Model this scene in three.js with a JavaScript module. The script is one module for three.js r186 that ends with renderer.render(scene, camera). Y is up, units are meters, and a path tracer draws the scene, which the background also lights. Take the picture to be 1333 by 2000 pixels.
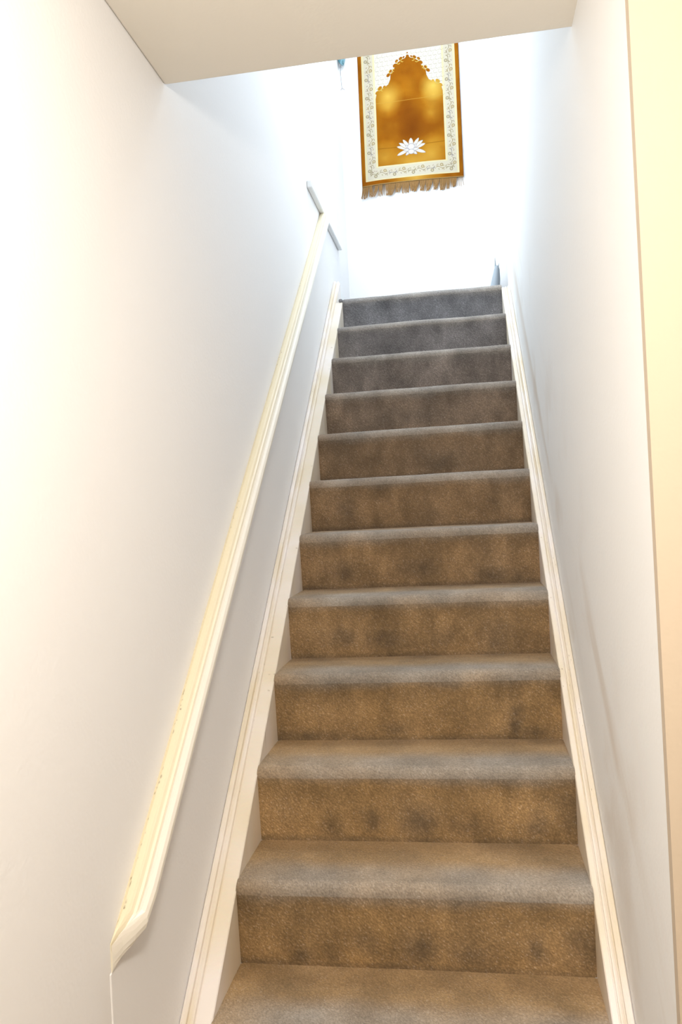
import * as THREE from 'three';
import { RectAreaLightUniformsLib } from 'three/addons/lights/RectAreaLightUniformsLib.js';
import { RoundedBoxGeometry } from 'three/addons/geometries/RoundedBoxGeometry.js';
import { mergeGeometries } from 'three/addons/utils/BufferGeometryUtils.js';

// ---------------------------------------------------------------- camera, sky, lights, exposure
RectAreaLightUniformsLib.init();
const scene = new THREE.Scene();
const renderer = new THREE.WebGLRenderer({ antialias: true });
renderer.toneMapping = THREE.LinearToneMapping;
renderer.toneMappingExposure = 1.0;
renderer.shadowMap.enabled = true;

const camera = new THREE.PerspectiveCamera(2 * Math.atan(1000 / 1533.66) * 180 / Math.PI, 1333 / 2000, 0.05, 60);
camera.position.set(0.1648, 1.0088, 1.7184);
camera.rotation.set(0.0016, 0.1574, -0.0504, 'YXZ');

scene.background = new THREE.Color().setRGB(0.86, 0.94, 1.0);      // overcast sky beyond the landing window

const WINDOW_POWER = 9.5, ADDED_SKYLIGHT_POWER = 28, LAMP_POWER = 5.3;
const windowLight = new THREE.RectAreaLight(new THREE.Color().setRGB(0.74, 0.89, 1.0), WINDOW_POWER, 0.66, 1.5);
windowLight.position.set(-0.585, 3.27, -2.175);
windowLight.lookAt(2, 3.27, -2.175);
scene.add(windowLight);
const addedSkyLight = new THREE.RectAreaLight(new THREE.Color().setRGB(0.78, 0.90, 1.0), ADDED_SKYLIGHT_POWER, 0.46, 0.74);
addedSkyLight.position.set(-0.01, 4.49, -1.6);
addedSkyLight.rotation.x = -Math.PI / 2;                                // straight down: added fill for the stairwell, under an invented roof window
scene.add(addedSkyLight);

// ---------------------------------------------------------------- measures (metres; tread 0 is y = 0)
const R = 0.1889, G = 0.217, W = 0.78;             // rise, going, width between the strings
const WL = -0.458, WR = 0.432;                     // faces of the two stairwell walls
const FLOOR = -2 * R, CEIL = 1.993, EDGE = 0.024;  // hall floor, hall ceiling, its edge over the stairs
const LAND = 11 * R, TOP = 4.5, FAR = -2.95;       // landing floor, upper ceiling, far wall
const pitch = (z) => 0.1767 - (R / G) * z;         // height of the line along the nosings

// ---------------------------------------------------------------- helpers
const taken = {};
function numbered(name) { const n = taken[name] = (taken[name] ?? -1) + 1; return n ? name + '_' + String(n).padStart(3, '0') : name; }
function obj(name, geometry, material, parent = scene) {
  const m = new THREE.Mesh(geometry, material);
  m.name = numbered(name); m.castShadow = m.receiveShadow = true; parent.add(m); return m;
}
function thing(name, label, category, x = 0, y = 0, z = 0) {
  const o = new THREE.Group(); o.name = numbered(name); o.position.set(x, y, z);
  o.userData = { label, category }; scene.add(o); return o;
}
function structure(name, geometry, material) { const m = obj(name, geometry, material); m.userData.kind = 'structure'; return m; }
function hash(i, j, s = 0) {
  let h = Math.imul(i | 0, 374761393) + Math.imul(j | 0, 668265263) + Math.imul(s | 0, 2147483647 ^ 0x5bd1e995) | 0;
  h = Math.imul(h ^ (h >>> 13), 1274126177); h ^= h >>> 16; h = Math.imul(h, 0x85ebca6b); h ^= h >>> 13;
  return (h >>> 0) / 4294967296;
}
function vnoise(x, y, s = 0) {
  const i = Math.floor(x), j = Math.floor(y), a = x - i, b = y - j, u = a * a * (3 - 2 * a), v = b * b * (3 - 2 * b);
  const p = hash(i, j, s), q = hash(i + 1, j, s), r = hash(i, j + 1, s), t = hash(i + 1, j + 1, s);
  return (p + (q - p) * u) * (1 - v) + (r + (t - r) * u) * v;
}
function fbm(x, y, s = 0, o = 4) { let v = 0, a = 0.5, n = 0; for (let k = 0; k < o; k++) { v += a * vnoise(x, y, s + k * 17); n += a; a *= 0.5; x *= 2.03; y *= 2.03; } return v / n; }
let seed = 11; const rnd = () => hash(seed++, 7, 3);
const smooth = (a, b, x) => { const t = Math.min(1, Math.max(0, (x - a) / (b - a))); return t * t * (3 - 2 * t); };

// uv in metres, taken from the two axes across each face's normal
function metreUV(g) {
  const p = g.attributes.position, n = g.attributes.normal, uv = new Float32Array(p.count * 2);
  for (let i = 0; i < p.count; i++) {
    const x = p.getX(i), y = p.getY(i), z = p.getZ(i), ax = Math.abs(n.getX(i)), ay = Math.abs(n.getY(i)), az = Math.abs(n.getZ(i));
    if (ax >= ay && ax >= az) { uv[2 * i] = z; uv[2 * i + 1] = y; }
    else if (ay >= az) { uv[2 * i] = x; uv[2 * i + 1] = z; }
    else { uv[2 * i] = x; uv[2 * i + 1] = y; }
  }
  g.setAttribute('uv', new THREE.BufferAttribute(uv, 2)); return g;
}
function box(x0, x1, y0, y1, z0, z1) {
  const g = new THREE.BoxGeometry(x1 - x0, y1 - y0, z1 - z0); g.translate((x0 + x1) / 2, (y0 + y1) / 2, (z0 + z1) / 2); return metreUV(g);
}
function rbox(x0, x1, y0, y1, z0, z1, r = 0.004) {
  const g = new RoundedBoxGeometry(x1 - x0, y1 - y0, z1 - z0, 3, r); g.translate((x0 + x1) / 2, (y0 + y1) / 2, (z0 + z1) / 2); return metreUV(g);
}
const merge = (list) => mergeGeometries(list.map((g) => g.index ? g.toNonIndexed() : g));
// a cross-section [x, height over the nosing line] run along the pitch; shift(x, h) moves each end along z
function alongPitch(section, z0, z1, shift0 = () => 0, shift1 = () => 0, segments = 1, normals = null) {
  const pos = [], uv = [], idx = [], n = section.length;
  for (let k = 0; k < n; k++) {
    const a = section[k], b = section[(k + 1) % n];
    for (let s = 0; s < segments; s++) {
      const base = pos.length / 3;
      for (const [q, t] of [[a, s / segments], [b, s / segments], [b, (s + 1) / segments], [a, (s + 1) / segments]]) {
        const za = z0 + shift0(...q), zb = z1 + shift1(...q), z = za + (zb - za) * t;
        pos.push(q[0], pitch(z) + q[1], z); uv.push(-z * 1.32, (q === a ? k : k + 1) * 0.01);
      }
      idx.push(base, base + 1, base + 2, base, base + 2, base + 3);
    }
  }
  for (const end of [0, 1]) {
    const sh = new THREE.Shape(section.map(([x, h]) => new THREE.Vector2(x, h))), base = pos.length / 3, tri = THREE.ShapeUtils.triangulateShape(sh.getPoints(), []);
    for (const q of section) { const z = end ? z1 + shift1(...q) : z0 + shift0(...q); pos.push(q[0], pitch(z) + q[1], z); uv.push(q[0], q[1]); }
    for (const [a, b, c] of tri) end ? idx.push(base + a, base + c, base + b) : idx.push(base + a, base + b, base + c);
  }
  const g = new THREE.BufferGeometry();
  g.setAttribute('position', new THREE.Float32BufferAttribute(pos, 3)); g.setAttribute('uv', new THREE.Float32BufferAttribute(uv, 2)); g.setIndex(idx);
  const f = g.toNonIndexed(); f.computeVertexNormals(); return f;
}

// ---------------------------------------------------------------- textures and materials
function canvas(w, h, draw, srgb = true) {
  const c = document.createElement('canvas'); c.width = w; c.height = h; draw(c.getContext('2d'), w, h);
  const t = new THREE.CanvasTexture(c); t.wrapS = t.wrapT = THREE.RepeatWrapping; t.magFilter = THREE.LinearFilter;
  if (srgb) t.colorSpace = THREE.SRGBColorSpace; return t;
}
function dataTexture(w, h, f, srgb = false) {
  const d = new Uint8Array(w * h * 4);
  for (let y = 0; y < h; y++) for (let x = 0; x < w; x++) {
    const v = f(x / w, y / h), i = (y * w + x) * 4, c = Array.isArray(v) ? v : [v, v, v];
    for (let k = 0; k < 3; k++) d[i + k] = Math.max(0, Math.min(255, c[k] * 255)); d[i + 3] = 255;
  }
  const t = new THREE.DataTexture(d, w, h, THREE.RGBAFormat); t.wrapS = t.wrapT = THREE.RepeatWrapping; t.magFilter = THREE.LinearFilter; t.minFilter = THREE.LinearMipmapLinearFilter;
  if (srgb) t.colorSpace = THREE.SRGBColorSpace; t.needsUpdate = true; return t;
}
function tile(x, y, n, s) { // a noise that repeats after n cells
  const i = Math.floor(x), j = Math.floor(y), a = x - i, b = y - j, u = a * a * (3 - 2 * a), v = b * b * (3 - 2 * b), m = (k) => ((k % n) + n) % n;
  const p = hash(m(i), m(j), s), q = hash(m(i + 1), m(j), s), r = hash(m(i), m(j + 1), s), t = hash(m(i + 1), m(j + 1), s);
  return (p + (q - p) * u) * (1 - v) + (r + (t - r) * u) * v;
}
const plaster = dataTexture(512, 512, (u, v) => 0.5 * tile(u * 96, v * 96, 96, 1) + 0.3 * tile(u * 40, v * 40, 40, 2) + 0.2 * tile(u * 7, v * 7, 7, 3));
plaster.repeat.set(2.2, 2.2);
const wallPaint = new THREE.MeshStandardMaterial({ name: 'white wall paint', color: new THREE.Color().setRGB(0.885, 0.868, 0.866), roughness: 0.75, bumpMap: plaster, bumpScale: 0.0003 });
// hand grime along the right-hand wall: faint smudges that follow the climb, u = z and v = y in metres over 3 x 5
const grime = dataTexture(768, 1280, (u, v) => {
  const z = 0.6 - u * 3, y = -0.4 + v * 5, d = y - pitch(z);
  const band = smooth(0.10, 0.26, d) * (1 - smooth(0.34, 0.62, d)), m = smooth(0.45, 0.8, fbm(d * 9, z * 2.2, 5)) * band + 0.5 * smooth(0.5, 0.85, fbm(z * 6, y * 6, 9)) * (1 - smooth(0.2, 0.9, d)) * smooth(-0.1, 0.1, d);
  const k = Math.min(1, m * 0.9); return [0.938 - 0.08 * k, 0.935 - 0.115 * k, 0.932 - 0.15 * k];
}, true);
grime.wrapS = grime.wrapT = THREE.ClampToEdgeWrapping; grime.repeat.set(-1 / 3, 1 / 5); grime.offset.set(0.2, 0.08);
const grimyPaint = new THREE.MeshStandardMaterial({ name: 'smudged white wall paint', map: grime, roughness: 0.7, bumpMap: plaster, bumpScale: 0.0003 });
const creamPaint = new THREE.MeshStandardMaterial({ name: 'cream wall paint', color: new THREE.Color().setRGB(0.54, 0.44, 0.335), roughness: 0.8, bumpMap: plaster, bumpScale: 0.0003 });
const ceilingPaint = new THREE.MeshStandardMaterial({ name: 'ceiling paint', color: new THREE.Color().setRGB(0.80, 0.745, 0.66), roughness: 0.9, bumpMap: plaster, bumpScale: 0.0002 });
const stainMap = canvas(2048, 128, (c, w, h) => {
  c.fillStyle = '#f3ebdd'; c.fillRect(0, 0, w, h);
  for (let i = 0; i < 200; i++) { const x = rnd() * w, y = rnd() * h, r = 10 + rnd() * 60, g = c.createRadialGradient(x, y, 0, x, y, r); g.addColorStop(0, 'rgba(226,208,164,0.28)'); g.addColorStop(1, 'rgba(226,208,164,0)'); c.fillStyle = g; c.fillRect(x - r, y - r, 2 * r, 2 * r); }
  c.fillStyle = 'rgba(128,108,80,0.55)'; for (let i = 0; i < 70; i++) { c.beginPath(); c.ellipse(rnd() * w, rnd() * h, 0.5 + rnd() * 1.2, 0.5 + rnd(), rnd() * 3, 0, 6.3); c.fill(); }
});
stainMap.repeat.set(0.26, 8); stainMap.offset.set(0.2, 0);
const glossPaint = new THREE.MeshStandardMaterial({ name: 'yellowed gloss paint', map: stainMap, color: new THREE.Color().setRGB(0.93, 0.92, 1.0), roughness: 0.38 });
const railMap = canvas(2048, 128, (c, w, h) => {
  const g = c.createLinearGradient(0, h, 0, 0); g.addColorStop(0, '#f0e3c2'); g.addColorStop(0.16, '#f3e8cd'); g.addColorStop(0.36, '#f5efe3'); g.addColorStop(1, '#f5f1e8'); c.fillStyle = g; c.fillRect(0, 0, w, h);
  for (let k = 0; k < 15; k++) { let x = rnd() * w; for (let i = 0; i < 5; i++) { c.fillStyle = `rgba(112,96,70,${0.25 + 0.5 * rnd()})`; c.beginPath(); c.ellipse(x, h - 3 - rnd() * 5, 0.6 + rnd() * (rnd() < 0.15 ? 2.4 : 1.0), 0.5 + rnd() * 0.6, 0, 0, 6.3); c.fill(); x += 4 + rnd() * 14; } }
});
railMap.wrapT = THREE.ClampToEdgeWrapping; railMap.repeat.set(1 / 4.2, 1 / 0.19);
const railPaint = new THREE.MeshStandardMaterial({ name: 'rail gloss paint', map: railMap, color: new THREE.Color().setRGB(0.86, 0.85, 0.84), roughness: 0.34 });
const whiteGloss = new THREE.MeshStandardMaterial({ name: 'white gloss paint', color: new THREE.Color().setRGB(0.84, 0.84, 0.83), roughness: 0.35 });
const carpet = new THREE.MeshPhysicalMaterial({ name: 'stair carpet', vertexColors: true, roughness: 0.95, sheen: 0.35, sheenRoughness: 0.6, sheenColor: new THREE.Color().setRGB(0.75, 0.72, 0.7) });
const floorBoards = new THREE.MeshStandardMaterial({ name: 'hall carpet', color: new THREE.Color().setRGB(0.31, 0.275, 0.23), roughness: 0.95 });
const paneGlass = new THREE.MeshPhysicalMaterial({ name: 'window glass', color: 0xffffff, roughness: 0.02, transmission: 1, thickness: 0, ior: 1.5 });

// ---------------------------------------------------------------- the room: walls, ceilings, floors
const WIN = { z0: -1.80, z1: -2.55, y0: 2.49, y1: 4.05 };
{
  const s = new THREE.Shape([[-3.1, -0.5], [3.4, -0.5], [3.4, 4.7], [-3.1, 4.7]].map(([a, b]) => new THREE.Vector2(a, b)));
  s.holes.push(new THREE.Path([[WIN.z1, WIN.y0], [WIN.z1, WIN.y1], [WIN.z0, WIN.y1], [WIN.z0, WIN.y0]].map(([a, b]) => new THREE.Vector2(a, b))));
  const g = new THREE.ExtrudeGeometry(s, { depth: 0.22, bevelEnabled: false });
  g.applyMatrix4(new THREE.Matrix4().set(0, 0, 1, WL - 0.22, 0, 1, 0, 0, 1, 0, 0, 0, 0, 0, 0, 1));   // (z, y, x) -> (x, y, z)
  const p = g.attributes.position, n = g.attributes.normal;            // that map mirrors: turn the triangles over
  for (let i = 0; i < p.count; i += 3) for (let k = 0; k < 3; k++) {
    const a = p.array[(i + 1) * 3 + k]; p.array[(i + 1) * 3 + k] = p.array[(i + 2) * 3 + k]; p.array[(i + 2) * 3 + k] = a;
  }
  g.computeVertexNormals();
  structure('wall_left', metreUV(g), wallPaint);
}
structure('wall_right', merge([box(WR, WR + 0.12, -0.5, 4.6, -2.30, 0.515), box(WR + 0.12, 1.72, LAND - 0.3, 4.6, -2.30, -2.18)]), grimyPaint);
structure('wall_hall', merge([box(WR, WR + 0.1201, -0.5, CEIL, 0.5151, 0.535), box(WR + 0.12, 2.4, -0.5, CEIL, 0.40, 0.535)]), creamPaint);
structure('wall_hall_side', box(2.4, 2.55, -0.5, 2.3, 0.4, 3.4), creamPaint);
structure('wall_hall_back', box(WL - 0.2, 2.55, -0.5, 2.3, 3.25, 3.4), creamPaint);
structure('ceiling', (() => { const g = rbox(WL, 2.4, CEIL, 2.24, EDGE, 3.3, 0.006); return g; })(), ceilingPaint);
structure('wall_bulkhead', box(WL, WR + 0.05, 2.24, 4.6, EDGE + 0.01, EDGE + 0.13), wallPaint);
structure('wall_back', box(WL - 0.2, 1.85, 1.5, 4.6, FAR - 0.15, FAR), wallPaint);
structure('wall_landing_side', box(1.60, 1.75, 1.5, 4.6, FAR, -2.18), wallPaint);
{
  const s = new THREE.Shape([[WL - 0.22, -FAR + 0.15], [1.85, -FAR + 0.15], [1.85, -EDGE - 0.2], [WL - 0.22, -EDGE - 0.2]].map(([a, b]) => new THREE.Vector2(a, b)));
  s.holes.push(new THREE.Path([[-0.26, 1.2], [0.24, 1.2], [0.24, 2.0], [-0.26, 2.0]].map(([a, b]) => new THREE.Vector2(a, b))));
  const g = new THREE.ExtrudeGeometry(s, { depth: 0.15, bevelEnabled: false }); g.rotateX(-Math.PI / 2); g.translate(0, TOP, 0);
  structure('ceiling_landing', metreUV(g), wallPaint);
  const w = new THREE.Group(); w.name = 'added_window_2'; w.userData.kind = 'structure'; scene.add(w);  // unseen roof window, added to go with the extra daylight from above
  obj('window_frame', merge([rbox(-0.26, -0.22, TOP + 0.03, TOP + 0.09, -2.0, -1.2), rbox(0.20, 0.24, TOP + 0.03, TOP + 0.09, -2.0, -1.2), rbox(-0.22, 0.20, TOP + 0.03, TOP + 0.09, -2.0, -1.96), rbox(-0.22, 0.20, TOP + 0.03, TOP + 0.09, -1.24, -1.2)]), whiteGloss, w);
  obj('pane', box(-0.22, 0.20, TOP + 0.055, TOP + 0.06, -1.96, -1.24), paneGlass, w);
}
structure('floor', box(WL - 0.05, 2.5, FLOOR - 0.1, FLOOR, -0.1, 3.4), floorBoards);
structure('trim_1', rbox(WL - 0.004, WL + 0.0022, FLOOR, 0.262, 0.487, 0.494, 0.002), wallPaint);

// skirting on the landing
structure('baseboard_left', rbox(WL, WL + 0.018, LAND, LAND + 0.13, FAR, -2.341), whiteGloss);
structure('baseboard_back', rbox(WL + 0.018, 1.6, LAND, LAND + 0.13, FAR, FAR + 0.018), whiteGloss);

// window beside the landing
{
  const w = new THREE.Group(); w.name = 'window_1'; w.userData.kind = 'structure'; scene.add(w);
  const { z0, z1, y0, y1 } = WIN, x0 = WL - 0.19, x1 = WL - 0.13, m = (z0 + z1) / 2;
  const bars = [rbox(x0, x1, y0, y0 + 0.06, z1, z0), rbox(x0, x1, y1 - 0.06, y1, z1, z0), rbox(x0, x1, y0 + 0.06, y1 - 0.06, z1, z1 + 0.05), rbox(x0, x1, y0 + 0.06, y1 - 0.06, z0 - 0.05, z0), rbox(x0 + 0.01, x1 - 0.01, 3.35, 3.40, z1 + 0.05, z0 - 0.05)];
  obj('window_frame', merge(bars), whiteGloss, w);
  obj('pane', box(x0 + 0.028, x0 + 0.032, y0 + 0.06, 3.35, z1 + 0.05, z0 - 0.05), paneGlass, w);
  obj('pane', box(x0 + 0.028, x0 + 0.032, 3.40, y1 - 0.06, z1 + 0.05, z0 - 0.05), paneGlass, w);
  obj('window_sill', rbox(WL - 0.0, WL + 0.024, y0 - 0.034, y0, -2.57, -1.70, 0.006), whiteGloss, w);
  obj('window_board', box(x1, WL, y0 - 0.001, y0 + 0.003, z1, z0), whiteGloss, w);
}

// ---------------------------------------------------------------- the staircase
const stairs = thing('staircase', 'straight flight of stairs in worn brown-grey carpet climbing between two white walls', 'staircase');
// carpeted step: one grid over tread, rounded nosing and riser, cut into the tread with its nosing and the riser
function stepProfile(back) {
  const pts = [], r = 0.024, nz = 0.010, step = 0.0024;
  const line = (a, b) => { const l = Math.hypot(b[0] - a[0], b[1] - a[1]), n = Math.max(1, Math.round(l / step)); for (let i = 0; i < n; i++) pts.push([a[0] + (b[0] - a[0]) * i / n, a[1] + (b[1] - a[1]) * i / n]); };
  line([-back, 0.0015], [nz - r, 0]);                                             // tread, from the joint behind to the nosing
  for (let i = 0; i <= 18; i++) { const a = i / 18 * Math.PI * 0.54; pts.push([nz - r + r * Math.sin(a), -r + r * Math.cos(a)]); }
  const cut = pts.length - 1, end = pts[cut];
  line(end, [0, -R]); pts.push([0, -R]); pts.splice(cut, 1);
  return { pts, cut };
}
const stains = [   // [step, x, height over the joint below it, radius x, radius y, strength]: scuffs left by shoes
  [2, 0.02, 0.055, 0.05, 0.04, 0.5], [2, 0.13, 0.04, 0.05, 0.035, 0.4], [2, 0.30, 0.05, 0.03, 0.035, 0.6], [2, -0.10, 0.055, 0.03, 0.03, 0.45], [2, -0.2, 0.03, 0.03, 0.03, 0.4], [2, 0.40, 0.07, 0.06, 0.07, 0.5],
  [1, 0.02, 0.055, 0.05, 0.04, 0.5], [1, 0.12, 0.035, 0.05, 0.03, 0.4], [1, 0.27, 0.05, 0.022, 0.03, 0.6], [1, -0.10, 0.06, 0.03, 0.03, 0.5], [1, -0.24, 0.02, 0.03, 0.025, 0.5], [1, 0.37, 0.06, 0.05, 0.06, 0.55], [1, -0.18, 0.025, 0.02, 0.02, 0.4],
  [3, 0.27, 0.05, 0.02, 0.045, 0.6], [3, -0.06, 0.03, 0.05, 0.02, 0.3], [3, -0.28, 0.012, 0.12, 0.018, 0.5], [3, 0.33, 0.02, 0.08, 0.02, 0.4],
  [4, -0.22, 0.06, 0.05, 0.035, 0.55], [4, -0.10, 0.055, 0.07, 0.035, 0.5], [4, 0.08, 0.05, 0.04, 0.035, 0.35], [4, 0.25, 0.045, 0.05, 0.05, 0.35],
  [5, -0.25, 0.05, 0.05, 0.04, 0.5], [5, 0.0, 0.06, 0.07, 0.04, 0.4], [5, 0.25, 0.03, 0.05, 0.03, 0.45], [5, 0.32, 0.02, 0.03, 0.03, 0.4],
  [6, -0.25, 0.07, 0.04, 0.05, 0.4], [6, 0.05, 0.04, 0.06, 0.03, 0.3], [7, 0.1, 0.05, 0.08, 0.04, 0.35], [8, -0.05, 0.07, 0.15, 0.04, 0.3], [9, -0.1, 0.06, 0.06, 0.05, 0.3], [10, -0.1, 0.07, 0.1, 0.05, 0.4], [10, 0.15, 0.06, 0.04, 0.04, 0.3],
];
function makeStep(k, x0, x1, back) {
  const { pts, cut } = stepProfile(back), nx = Math.round((x1 - x0) / 0.0024), rows = pts.length;
  const pos = new Float32Array(rows * (nx + 1) * 3), col = new Float32Array(rows * (nx + 1) * 3), idx = [];
  let s = 0;
  for (let j = 0; j < rows; j++) {
    const a = pts[Math.max(0, j - 1)], b = pts[Math.min(rows - 1, j + 1)], tz = b[0] - a[0], ty = b[1] - a[1], l = Math.hypot(tz, ty), nz = -ty / l, ny = tz / l;
    if (j) s += Math.hypot(pts[j][0] - pts[j - 1][0], pts[j][1] - pts[j - 1][1]);
    const onRiser = j > cut, h = pts[j][1] + R;                                    // height over the joint below
    const nose = Math.exp(-((pts[j][1] + 0.008) ** 2 / 0.0006 + (pts[j][0] - 0.004) ** 2 / 0.0012));
    for (let i = 0; i <= nx; i++) {
      const x = x0 + (x1 - x0) * i / nx, at = (j * (nx + 1) + i) * 3;
      const edge = Math.min(1, Math.min(x - x0, x1 - x) / 0.008), low = fbm(x * 5 + k * 9.7, s * 6, 31, 3) - 0.5;
      const pile = ((hash(i, j, k * 7 + 1) - 0.5) * 0.0020 + (vnoise(i * 0.6, j * 0.6, k + 50) - 0.5) * 0.0006) * (onRiser ? 0.8 : 0.62) + low * 0.005;
      const joint = Math.min(1, Math.min(h, pts[j][0] + back + 0.001) / 0.012);
      const d = pile * (0.35 + 0.65 * Math.max(0, joint)) * (0.4 + 0.6 * edge) - (1 - edge) * 0.002;
      const wave = nose * (fbm(x * 3.1 + k * 4.3, 2.2, 77, 2) - 0.5) * 0.010;
      pos[at] = x; pos[at + 1] = pts[j][1] + ny * d + wave * 0.8; pos[at + 2] = pts[j][0] + nz * d + wave * 0.3;
      // colour: brown wool with pale and dark fibres, brushed patches and shoe scuffs
      const f = hash(i, j, k * 13 + 5); const upright = onRiser ? smooth(0.0, -0.045, pts[j][1]) : 0, speck = f > 0.975 ? 1 : 0; let t = (0.70 + 0.60 * f * f + 0.35 * speck) * upright + (0.70 + 0.46 * f + 0.25 * speck) * (1 - upright);
      t *= 0.60 + 0.78 * fbm(x * 13 + k * 3.3, s * 12, 40 + k, 4);
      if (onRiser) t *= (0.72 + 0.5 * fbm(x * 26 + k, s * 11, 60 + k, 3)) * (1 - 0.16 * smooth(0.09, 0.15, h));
      let dark = 0;
      if (onRiser || h > R - 0.02) for (const [sk, sx, sy, rx, ry, m] of stains) if (sk === k) {
        const q = ((x - sx) / rx) ** 2 + ((h - sy) / ry) ** 2, n = fbm(x * 40 + k, h * 34, 90, 3);
        dark = Math.max(dark, m * Math.exp(-q * 1.1) * (0.45 + 1.1 * n));
      }
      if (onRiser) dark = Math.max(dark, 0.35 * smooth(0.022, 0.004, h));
      t *= 1 - 0.74 * dark;
      const grey = 0.3 * speck + 0.06 + 0.25 * dark + 0.12 * (fbm(x * 9, s * 9 + k, 71, 2) - 0.5);
      // light painted in: lamp brown low, daylight grey high, pale daylight on tread fronts
      const mid = smooth(2, 6.5, k), up = smooth(6, 11.5, k), mix3 = (a, b, d) => { const q = a + (b - a) * mid; return q + (d - q) * up; }, ends = smooth(0.0, 0.16, x - x0) * 0.5 + 0.5, wob = 0.03 * (fbm(x * 9 + k * 5, 3.3, 25, 3) - 0.5), dayBand = (onRiser ? smooth(-0.056, -0.006, pts[j][1] + wob) : Math.max(0.14, smooth(-0.14, -0.04, pts[j][0] + wob))) * (0.78 + 0.7 * (fbm(x * 5 + k, s * 6, 15, 3) - 0.5)) * ends;
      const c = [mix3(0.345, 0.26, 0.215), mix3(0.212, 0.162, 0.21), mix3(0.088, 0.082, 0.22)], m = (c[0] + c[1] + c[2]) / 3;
      c[0] += (0.325 - c[0]) * dayBand; c[1] += (0.285 - c[1]) * dayBand; c[2] += (0.245 - c[2]) * dayBand;
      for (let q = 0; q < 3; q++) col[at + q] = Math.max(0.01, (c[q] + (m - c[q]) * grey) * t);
    }
  }
  for (let j = 0; j < rows - 1; j++) for (let i = 0; i < nx; i++) { const a = j * (nx + 1) + i, b = a + nx + 1; idx.push(a, b, b + 1, a, b + 1, a + 1); }
  const whole = new THREE.BufferGeometry();
  whole.setAttribute('position', new THREE.BufferAttribute(pos, 3)); whole.setIndex(idx); whole.computeVertexNormals();
  const nor = whole.attributes.normal.array;
  const part = (r0, r1) => {
    const a = r0 * (nx + 1) * 3, b = (r1 + 1) * (nx + 1) * 3, g = new THREE.BufferGeometry(), id = [];
    g.setAttribute('position', new THREE.BufferAttribute(pos.slice(a, b), 3)); g.setAttribute('normal', new THREE.BufferAttribute(nor.slice(a, b), 3)); g.setAttribute('color', new THREE.BufferAttribute(col.slice(a, b), 3));
    for (let j = 0; j < r1 - r0; j++) for (let i = 0; i < nx; i++) { const p = j * (nx + 1) + i, q = p + nx + 1; id.push(p, q, q + 1, p, q + 1, p + 1); }
    g.setIndex(id); return g;
  };
  const g = new THREE.Group(); g.name = numbered('step'); g.position.set(0, k * R, -(k - 1) * G); stairs.add(g);
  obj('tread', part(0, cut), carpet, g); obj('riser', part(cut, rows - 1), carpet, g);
  return g;
}
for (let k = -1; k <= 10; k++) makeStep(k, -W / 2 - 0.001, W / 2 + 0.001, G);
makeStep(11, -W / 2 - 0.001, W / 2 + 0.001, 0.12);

// the landing: a carpeted floor that runs round to the right, its rounded nosing lapping over the left string
{
  const c = new THREE.Color().setRGB(0.215, 0.21, 0.22), mat = new THREE.MeshStandardMaterial({ name: 'landing carpet', color: c, roughness: 0.95 });
  structure('floor_landing', merge([box(WL, WR, LAND - 0.2, LAND - 0.001, FAR, -10 * G - 0.1), box(WR, 1.6, LAND - 0.2, LAND - 0.001, FAR, -2.30)]), mat);
  const n = rbox(-W / 2 - 0.020, -W / 2, LAND - 0.018, LAND + 0.001, -10 * G - 0.1, -10 * G + 0.012, 0.008);
  obj('carpet_return', n, mat, stairs);
}
// string boards with a moulded top, one on each wall
function stringBoard(sign, wall) {
  const e = W / 2, w = Math.abs(wall) - e - 0.0006, S = (t, h) => [sign * (e + t * w), h];
  const top = sign < 0
    ? [[0, -0.003], [0.03, 0], [0.49, 0.0005], [0.51, -0.004], [0.55, -0.004], [0.58, 0.002], [0.64, 0.0055], [0.71, 0.0045], [0.735, -0.002], [0.775, -0.002], [0.80, 0.005], [0.88, 0.010], [0.96, 0.009], [1, 0.004]]
    : [[0, -0.003], [0.05, 0], [0.31, 0.0005], [0.33, -0.004], [0.38, -0.004], [0.40, 0.001], [0.48, 0.003], [0.58, 0.001], [0.60, -0.004], [0.65, -0.004], [0.68, 0.004], [0.80, 0.008], [0.94, 0.007], [1, 0.003]];
  const section = [...top.map(([t, h]) => S(t, h)), S(1, -0.34), S(0, -0.34)];
  if (sign > 0) section.reverse();
  const b = obj('string_board', alongPitch(section, 0.51, -2.165), glossPaint, stairs);
  if (sign < 0) {   // the moulding against the wall runs on up to meet the landing skirting
    const on = [...top.filter(([t]) => t > 0.45).map(([t, h]) => S(t, h)), S(1, -0.16), S(0.49, -0.16)];
    obj('string_return', alongPitch(on, -2.165, -2.34, () => 0, (x, h) => 0), glossPaint, b);
  }
  return b;
}
stringBoard(-1, WL); stringBoard(1, WR);

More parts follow.
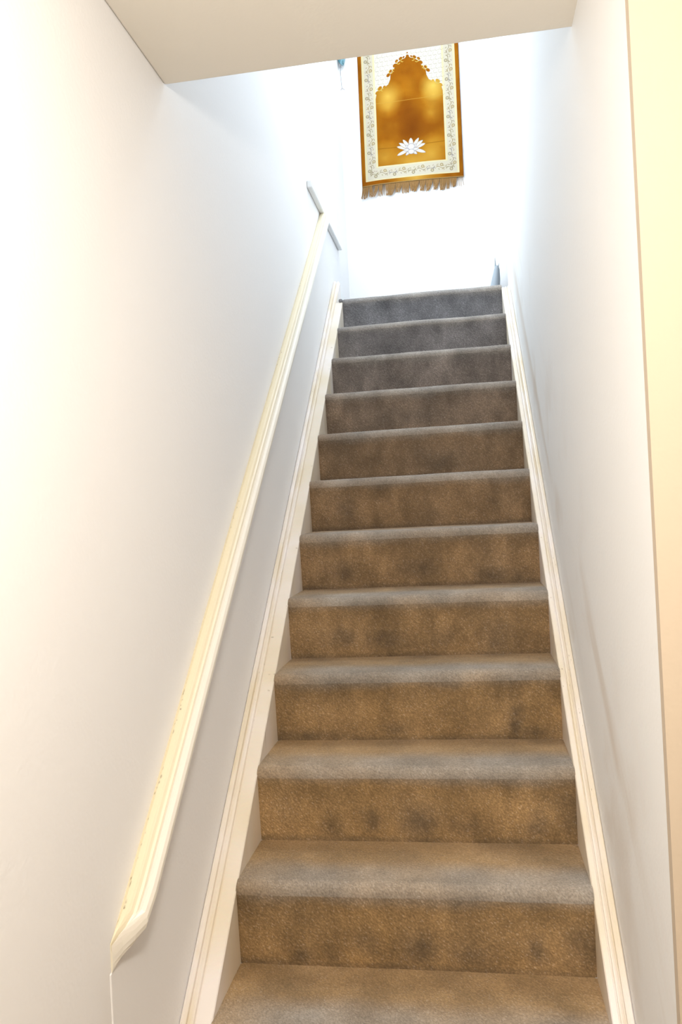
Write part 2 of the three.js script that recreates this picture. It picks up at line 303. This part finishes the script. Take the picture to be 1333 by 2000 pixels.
// ---------------------------------------------------------------- handrail fixed along the left wall
{
  const P = [[0, 0.553], [0.006, 0.5575], [0.015, 0.5565], [0.0185, 0.5525], [0.0215, 0.5455], [0.0255, 0.5425], [0.029, 0.548], [0.033, 0.5535], [0.038, 0.5545], [0.0435, 0.550], [0.047, 0.542], [0.0475, 0.533], [0.044, 0.523], [0.037, 0.515], [0.028, 0.5105], [0, 0.5085]];
  const section = P.map(([d, h]) => [WL + d * 1.1, h]);
  const g = alongPitch(section, 0.488, -2.10, () => 0, () => 0, 130);
  // the rail climbs a touch less steeply than the stairs
  const p = g.attributes.position;
  for (let i = 0; i < p.count; i++) {
    let z = p.getZ(i), y = p.getY(i), x = p.getX(i);
    const run = smooth(0.2, -2.1, z); y -= 0.026 * run;
    if (z > 0.42) {                                          // the foot is returned to the wall: the profile tapers back over its last 5 cm
      const t = Math.min(1, (z - 0.42) / 0.068), z2 = 0.436 + t * 0.052, k = 1 - Math.min(0.93, 0.93 * smooth(0.02, 1.0, t) * 0.55 + 0.93 * 0.45 * t);
      y += pitch(z2) - pitch(z); z = z2; x = WL + (x - WL) * k;
    }
    p.setXYZ(i, x, y, z);
  }
  g.computeVertexNormals();
  const r = obj('handrail', g, railPaint);
  r.userData = { label: 'chipped white painted handrail fixed along the left wall', category: 'handrail' };
}

// ---------------------------------------------------------------- hanging rug on the far wall
{
  const rugW = 0.597, rugH = 0.965, cx = -0.043, y0 = 2.937;
  const map = canvas(1000, 1616, (c, w, h) => {
    const Y = (v) => h - v * 1000, F = (col) => { c.fillStyle = col; };
    F('#b0680a'); c.fillRect(0, 0, w, h);
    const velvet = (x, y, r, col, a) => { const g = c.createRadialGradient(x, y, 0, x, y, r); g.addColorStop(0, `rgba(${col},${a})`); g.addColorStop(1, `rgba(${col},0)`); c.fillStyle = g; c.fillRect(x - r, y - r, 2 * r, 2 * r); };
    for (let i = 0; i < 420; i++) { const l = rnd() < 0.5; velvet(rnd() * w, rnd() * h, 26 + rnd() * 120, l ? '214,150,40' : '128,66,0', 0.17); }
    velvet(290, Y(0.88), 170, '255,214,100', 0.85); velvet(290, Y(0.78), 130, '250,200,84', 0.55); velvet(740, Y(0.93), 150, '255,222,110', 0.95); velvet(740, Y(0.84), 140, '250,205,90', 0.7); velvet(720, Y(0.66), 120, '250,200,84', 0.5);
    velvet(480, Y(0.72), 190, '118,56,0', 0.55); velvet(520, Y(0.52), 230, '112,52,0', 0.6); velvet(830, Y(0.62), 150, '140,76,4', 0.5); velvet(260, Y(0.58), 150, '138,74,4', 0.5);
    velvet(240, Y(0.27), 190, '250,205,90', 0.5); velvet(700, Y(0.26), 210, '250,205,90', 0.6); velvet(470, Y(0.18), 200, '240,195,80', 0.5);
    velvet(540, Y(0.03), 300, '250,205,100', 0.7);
    for (const [v, col] of [[0.822, '#d9a94a'], [0.362, '#8a5206']]) { c.strokeStyle = col; c.lineWidth = 5; c.globalAlpha = 0.7; c.beginPath(); c.moveTo(170, Y(v)); c.quadraticCurveTo(500, Y(v - 0.01), 832, Y(v + 0.01)); c.stroke(); c.globalAlpha = 1; }
    // cream frame: outer line, patterned band, inner line
    const ring = (x0, x1, b, t, col) => { F(col); c.fillRect(x0, Y(t), x1 - x0, (t - b) * 1000); };
    const field = c.getImageData(0, 0, w, h);
    const frame = document.createElement('canvas'); frame.width = w; frame.height = h; const f = frame.getContext('2d');
    const cream = '#ebe2cf', pale = '#fbeec2';
    f.fillStyle = pale; f.fillRect(38, 0, 924, Y(0.045));
    f.fillStyle = cream; f.fillRect(58, 0, 884, Y(0.056));
    f.fillStyle = pale; f.fillRect(150, 0, 700, Y(0.172));
    f.fillStyle = '#f5f0e6'; f.fillRect(168, 0, 664, Y(0.184));
    // spandrels: fine trellis print
    f.strokeStyle = 'rgba(150,132,120,0.35)'; f.lineWidth = 3;
    for (let i = 0; i < 14; i++) for (let j = 0; j < 18; j++) { const x = 190 + i * 48, y = 20 + j * 44; f.beginPath(); f.arc(x + (j % 2) * 24, y, 17, 0.3, 4.4); f.stroke(); f.beginPath(); f.moveTo(x - 10, y + 16); f.quadraticCurveTo(x + 8, y + 4, x + 22, y + 22); f.stroke(); }
    // border: a vine of scrolls and round flowers
    const sprig = (x, y, a, k) => {
      f.save(); f.globalAlpha = 0.72; f.translate(x, y); f.rotate(a); f.lineWidth = 5;
      f.strokeStyle = ['#8a7a52', '#96866c', '#857c84', '#a08858'][k % 4];
      f.beginPath(); f.moveTo(-44, 10); f.bezierCurveTo(-20, -30, 6, 30, 40, -8); f.stroke();
      f.beginPath(); f.arc(-30, -14, 11, 0.4, 5.2); f.stroke(); f.beginPath(); f.arc(28, 16, 9, 2.6, 7); f.stroke();
      f.strokeStyle = k % 2 ? '#97782f' : '#7d7048'; f.lineWidth = 6; f.beginPath(); f.arc(4, k % 2 ? -26 : 26, 13, 0, 6.3); f.stroke(); f.fillStyle = '#c7ac6a'; f.beginPath(); f.arc(4, k % 2 ? -26 : 26, 5, 0, 6.3); f.fill();
      f.fillStyle = ['#b7a59a', '#b3ad8a', '#c0a68c'][k % 3]; f.beginPath(); f.ellipse(-12, k % 2 ? 22 : -24, 10, 5, 0.7, 0, 6.3); f.fill(); f.beginPath(); f.ellipse(26, -20, 9, 4, -0.6, 0, 6.3); f.fill();
      f.restore();
    };
    for (let i = 0; i < 16; i++) { sprig(104, Y(0.16) - i * 92, Math.PI / 2 + (i % 2 ? 0.35 : -0.3), i); sprig(896, Y(0.16) - i * 92, Math.PI / 2 + (i % 2 ? -0.35 : 0.3), i + 1); }
    for (let i = 0; i < 9; i++) sprig(130 + i * 93, Y(0.112), (i % 2 ? 0.25 : -0.25), i);
    // the niche: gold field with a stepped, curling arch, cut out of the frame
    f.globalCompositeOperation = 'destination-out'; f.fillStyle = '#000'; f.beginPath();
    f.moveTo(168, Y(0.184)); f.lineTo(168, Y(0.868));
    const half = [[168, 0.868], [182, 0.935], [245, 0.965], [300, 1.0], [322, 1.05], [326, 1.10], [350, 1.13], [376, 1.163], [396, 1.196], [436, 1.222], [476, 1.235], [500, 1.27]];
    for (const [x, v] of half) f.lineTo(x, Y(v));
    for (const [x, v] of [...half].reverse()) f.lineTo(1000 - x, Y(v));
    f.lineTo(832, Y(0.184)); f.fill();
    for (const m of [0, 1]) for (const [x, v, r] of [[188, 0.93, 22], [214, 0.972, 24], [258, 0.98, 16], [304, 1.09, 22], [326, 1.125, 18], [372, 1.175, 22], [392, 1.215, 18], [432, 1.235, 20], [462, 1.245, 12], [500, 1.25, 16], [500, 1.285, 8]]) { f.beginPath(); f.ellipse(m ? 1000 - x : x, Y(v), r, r * 0.72, (m ? 1 : -1) * 0.7, 0, 6.3); f.fill(); }
    f.globalCompositeOperation = 'source-over';
    f.strokeStyle = '#e2c35e'; f.lineWidth = 7;
    for (const m of [0, 1]) for (const [x, v, r, a] of [[210, 0.965, 17, 0.4], [240, 0.955, 13, 1.6], [330, 1.12, 18, 0.2], [360, 1.13, 12, 1.4], [410, 1.2, 16, 0.4], [448, 1.215, 14, 0.9]]) { const X = m ? 1000 - x : x; f.beginPath(); m ? f.arc(X, Y(v), r, Math.PI - a - 4, Math.PI - a) : f.arc(X, Y(v), r, a, a + 4); f.stroke(); }
    c.drawImage(frame, 0, 0);
    // white lotus near the foot of the niche
    const petal = (x, y, a, l, wd) => { c.save(); c.translate(x, y); c.rotate(a); c.beginPath(); c.moveTo(0, 0); c.bezierCurveTo(wd, -l * 0.35, wd * 0.8, -l * 0.85, 0, -l); c.bezierCurveTo(-wd * 0.8, -l * 0.85, -wd, -l * 0.35, 0, 0); c.fill(); c.stroke(); c.restore(); };
    c.strokeStyle = '#b08c60'; c.lineWidth = 3; F('#efeae6'); const lx = 500, ly = Y(0.325);
    for (const a of [-1.95, -1.28, -0.98, -0.62, 1.95, 1.28, 0.98, 0.62]) petal(lx + a * 8, ly, a, 112 + 26 * Math.abs(Math.sin(a)), 25);
    petal(lx, ly, 0, 112, 34);
    c.strokeStyle = '#a9a3b4'; c.lineWidth = 4; for (const a of [-2.3, -1.5, -0.8, 0.8, 1.5, 2.3]) petal(lx, ly + 8, a, 74, 20);
    F('#f2efec'); c.beginPath(); c.ellipse(lx, ly - 24, 34, 30, 0, 0, 6.3); c.fill(); c.stroke(); c.beginPath(); c.ellipse(lx, ly + 26, 30, 24, 0, 0, 6.3); c.fill(); c.stroke();
  });
  map.wrapS = map.wrapT = THREE.ClampToEdgeWrapping;
  const pileBump = dataTexture(256, 256, (u, v) => hash(u * 256, v * 256, 5)); pileBump.repeat.set(3, 5);
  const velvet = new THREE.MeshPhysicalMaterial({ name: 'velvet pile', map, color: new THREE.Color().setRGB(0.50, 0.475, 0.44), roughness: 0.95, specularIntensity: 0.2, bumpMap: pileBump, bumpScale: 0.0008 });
  const rug = thing('rug', 'golden velvet rug with cream floral border and white lotus hanging on the far wall', 'rug', cx, y0, FAR);
  const lift = (u, v) => 0.006 + 0.010 * (1 - v) ** 3 + 0.006 * Math.sin(u * 5.2 + 0.6) * (1 - v) ** 2 + 0.0025 * Math.sin(u * 11 + v * 4);
  const sag = (u, v) => 0.008 * Math.sin(u * Math.PI) * (1 - v) ** 4;
  const nx = 60, ny = 90, pos = [], uv = [], idx = [];
  for (const [side, back] of [[0, 0], [1, 0.005]]) for (let j = 0; j <= ny; j++) for (let i = 0; i <= nx; i++) {
    const u = i / nx, v = j / ny; pos.push((u - 0.5) * rugW + 0.008 * (v - 0.5), v * rugH + sag(u, v), lift(u, v) + 0.005 - back); uv.push(u, v);
  }
  const at = (s, i, j) => s * (nx + 1) * (ny + 1) + j * (nx + 1) + i;
  for (let j = 0; j < ny; j++) for (let i = 0; i < nx; i++) { idx.push(at(0, i, j), at(0, i + 1, j), at(0, i + 1, j + 1), at(0, i, j), at(0, i + 1, j + 1), at(0, i, j + 1), at(1, i, j), at(1, i + 1, j + 1), at(1, i + 1, j), at(1, i, j), at(1, i, j + 1), at(1, i + 1, j + 1)); }
  for (let j = 0; j < ny; j++) { idx.push(at(0, 0, j), at(0, 0, j + 1), at(1, 0, j + 1), at(0, 0, j), at(1, 0, j + 1), at(1, 0, j), at(0, nx, j), at(1, nx, j + 1), at(0, nx, j + 1), at(0, nx, j), at(1, nx, j), at(1, nx, j + 1)); }
  for (let i = 0; i < nx; i++) { idx.push(at(0, i, 0), at(1, i + 1, 0), at(0, i + 1, 0), at(0, i, 0), at(1, i, 0), at(1, i + 1, 0), at(0, i, ny), at(0, i + 1, ny), at(1, i + 1, ny), at(0, i, ny), at(1, i + 1, ny), at(1, i, ny)); }
  const g = new THREE.BufferGeometry(); g.setAttribute('position', new THREE.Float32BufferAttribute(pos, 3)); g.setAttribute('uv', new THREE.Float32BufferAttribute(uv, 2)); g.setIndex(idx); g.computeVertexNormals();
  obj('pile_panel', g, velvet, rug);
  // fringe: bundles of thin cords that fan out below the hem
  const cords = [], gold = new THREE.MeshStandardMaterial({ name: 'fringe cord', color: new THREE.Color().setRGB(0.27, 0.135, 0.035), roughness: 0.8 });
  for (let i = 0; i < 210; i++) {
    const u = (i + 0.5) / 210, bundle = Math.floor(i / 7), lean = (hash(bundle, 3, 9) - 0.5) * 0.036 - 0.014 * (1 - u), x = (u - 0.5) * rugW - 0.004, y = sag(u, 0), z = lift(u, 0) + 0.002, len = 0.044 + 0.016 * hash(bundle, 8, 2) + 0.008 * hash(i, 1, 4) + 0.010 * (1 - u);
    if (hash(bundle, 5, 6) > 0.93 && i % 3) continue;
    const c = new THREE.CatmullRomCurve3([new THREE.Vector3(x, y + 0.003, z), new THREE.Vector3(x + lean * 0.3, y - len * 0.5, z + 0.003 * hash(i, 2, 2)), new THREE.Vector3(x + lean + (hash(i, 4, 4) - 0.5) * 0.010, y - len, z - 0.004)]);
    cords.push(new THREE.TubeGeometry(c, 4, 0.0014, 4));
  }
  const fr = obj('fringe', merge(cords), gold, rug); fr.userData.kind = 'stuff';
  const hem = new THREE.TubeGeometry(new THREE.CatmullRomCurve3(Array.from({ length: 13 }, (_, i) => new THREE.Vector3((i / 12 - 0.5) * rugW - 0.004, sag(i / 12, 0) + 0.002, lift(i / 12, 0) + 0.004))), 48, 0.003, 6);
  obj('hem', hem, new THREE.MeshStandardMaterial({ name: 'hem cord', color: new THREE.Color().setRGB(0.26, 0.15, 0.04), roughness: 0.8 }), rug);
}

// ---------------------------------------------------------------- small things at the top
{ // teal ornament on a cord, hung on the far wall beside the window
  const t = thing('hanging_ornament', 'small teal ornament with a thin dangling cord hung on far wall left of the rug', 'ornament', -0.432, 3.692, FAR + 0.02);
  const teal = new THREE.MeshPhysicalMaterial({ name: 'teal glass', color: new THREE.Color().setRGB(0.035, 0.15, 0.18), roughness: 0.25, clearcoat: 0.5 });
  const paleBlue = new THREE.MeshPhysicalMaterial({ name: 'pale blue glass', color: new THREE.Color().setRGB(0.15, 0.30, 0.35), roughness: 0.2 });
  const dark = new THREE.MeshStandardMaterial({ name: 'dark bead', color: new THREE.Color().setRGB(0.05, 0.09, 0.13), roughness: 0.4 });
  const grey = new THREE.MeshStandardMaterial({ name: 'grey cord', color: new THREE.Color().setRGB(0.20, 0.20, 0.215), roughness: 0.8 });
  const s = new THREE.Shape([[-0.020, 0.075], [0.022, 0.075], [0.021, 0.02], [0.012, -0.012], [0.002, -0.014], [-0.014, 0.004]].map(([a, b]) => new THREE.Vector2(a, b)));
  const body = new THREE.ExtrudeGeometry(s, { depth: 0.010, bevelEnabled: true, bevelSize: 0.002, bevelThickness: 0.002, bevelSegments: 2 });
  obj('glass_body', body, paleBlue, t);
  const leaf = new THREE.SphereGeometry(0.010, 16, 12); leaf.scale(0.75, 1.8, 0.5); leaf.translate(-0.013, 0.016, 0.012); obj('leaf', leaf, teal, t);
  const leaf2 = new THREE.SphereGeometry(0.008, 16, 12); leaf2.scale(0.7, 1.6, 0.5); leaf2.translate(0.010, -0.002, 0.012); obj('leaf', leaf2, teal, t);
  const bead = new THREE.SphereGeometry(0.0075, 16, 12); bead.translate(0.016, 0.026, 0.012); obj('bead', bead, dark, t);
  const loop = new THREE.TorusGeometry(0.005, 0.0016, 8, 20); loop.rotateZ(0.4); loop.translate(-0.009, -0.027, 0.006); obj('ring', loop, grey, t);
  const cord = new THREE.TubeGeometry(new THREE.CatmullRomCurve3([[-0.008, -0.013, 0.006], [-0.010, -0.045, 0.006], [-0.009, -0.09, 0.005], [-0.005, -0.155, 0.005]].map((p) => new THREE.Vector3(...p))), 24, 0.0016, 6); obj('cord', cord, grey, t);
  const hook = new THREE.TubeGeometry(new THREE.CatmullRomCurve3([[-0.013, -0.163, 0.006], [-0.006, -0.155, 0.006], [0.004, -0.158, 0.006], [0.010, -0.165, 0.006]].map((p) => new THREE.Vector3(...p))), 16, 0.0014, 6); obj('hook', hook, grey, t);
  const hang = new THREE.TubeGeometry(new THREE.CatmullRomCurve3([[0, 0.075, 0.005], [0.001, 0.12, 0.003], [0, 0.17, -0.012]].map((p) => new THREE.Vector3(...p))), 12, 0.0016, 6); obj('hanging_cord', hang, grey, t);
}
{ // small grey object on the landing, half hidden behind the end of the right wall
  const t = thing('landing_ornament', 'small tapered pale grey ornament with forked tip on the landing beside the right wall', 'ornament', 0.390, LAND, FAR + 0.06);
  const m = new THREE.MeshStandardMaterial({ name: 'grey glaze', color: new THREE.Color().setRGB(0.30, 0.33, 0.36), roughness: 0.6 });
  const prof = [[0.001, 0], [0.030, 0.001], [0.036, 0.02], [0.034, 0.08], [0.030, 0.16], [0.024, 0.23], [0.016, 0.285], [0.010, 0.305], [0.001, 0.31]].map(([r, y]) => new THREE.Vector2(r, y));
  const b = new THREE.LatheGeometry(prof, 32), p = b.attributes.position;
  for (let i = 0; i < p.count; i++) { const y = p.getY(i); p.setX(i, p.getX(i) + 0.022 * smooth(0.12, 0.31, y)); }
  b.computeVertexNormals(); obj('body', b, m, t);
  const a = new THREE.ConeGeometry(0.006, 0.07, 12); a.translate(0.014, 0.325, 0); obj('prong', a, m, t);
  const c = new THREE.ConeGeometry(0.006, 0.04, 12); c.rotateZ(-0.25); c.translate(0.031, 0.305, 0); obj('prong', c, m, t);
}
{ // opal globe on a pendant cord in the hall, just over the camera's view
  const x = 0.19, y = 1.55, z = 1.62;
  const t = thing('pendant_lamp', 'round opal glass globe lamp on a white cord hanging from the hall ceiling', 'lamp', x, y, z);
  const bulbMat = new THREE.MeshStandardMaterial({ name: 'lamp glass', color: 0xffffff, emissive: new THREE.Color().setRGB(1, 0.955, 0.865), emissiveIntensity: 4 });
  const g = new THREE.LatheGeometry(Array.from({ length: 25 }, (_, i) => { const a = i / 24 * 2.85; return new THREE.Vector2(Math.max(0.0005, 0.09 * Math.sin(a)), -0.09 * Math.cos(a)); }), 40);
  const bulb = obj('globe_shade', g, bulbMat, t); bulb.castShadow = false;
  obj('lampholder', new THREE.CylinderGeometry(0.019, 0.021, 0.05, 24).translate(0, 0.105, 0), whiteGloss, t);
  obj('cord', new THREE.CylinderGeometry(0.003, 0.003, CEIL - y - 0.145, 10).translate(0, 0.125 + (CEIL - y - 0.145) / 2, 0), whiteGloss, t);
  obj('ceiling_rose', new THREE.CylinderGeometry(0.03, 0.045, 0.025, 32).translate(0, CEIL - y - 0.0125, 0), whiteGloss, t);
  const l = new THREE.PointLight(new THREE.Color().setRGB(1, 0.955, 0.865), LAMP_POWER, 0, 2);
  l.castShadow = true; l.shadow.radius = 4; l.shadow.bias = -0.001; t.add(l); l.position.set(0, 0, 0);
}

scene.traverse((o) => { if (o.isMesh) { o.receiveShadow = true; if (o.name !== 'globe_shade') o.castShadow = true; } });
renderer.render(scene, camera);
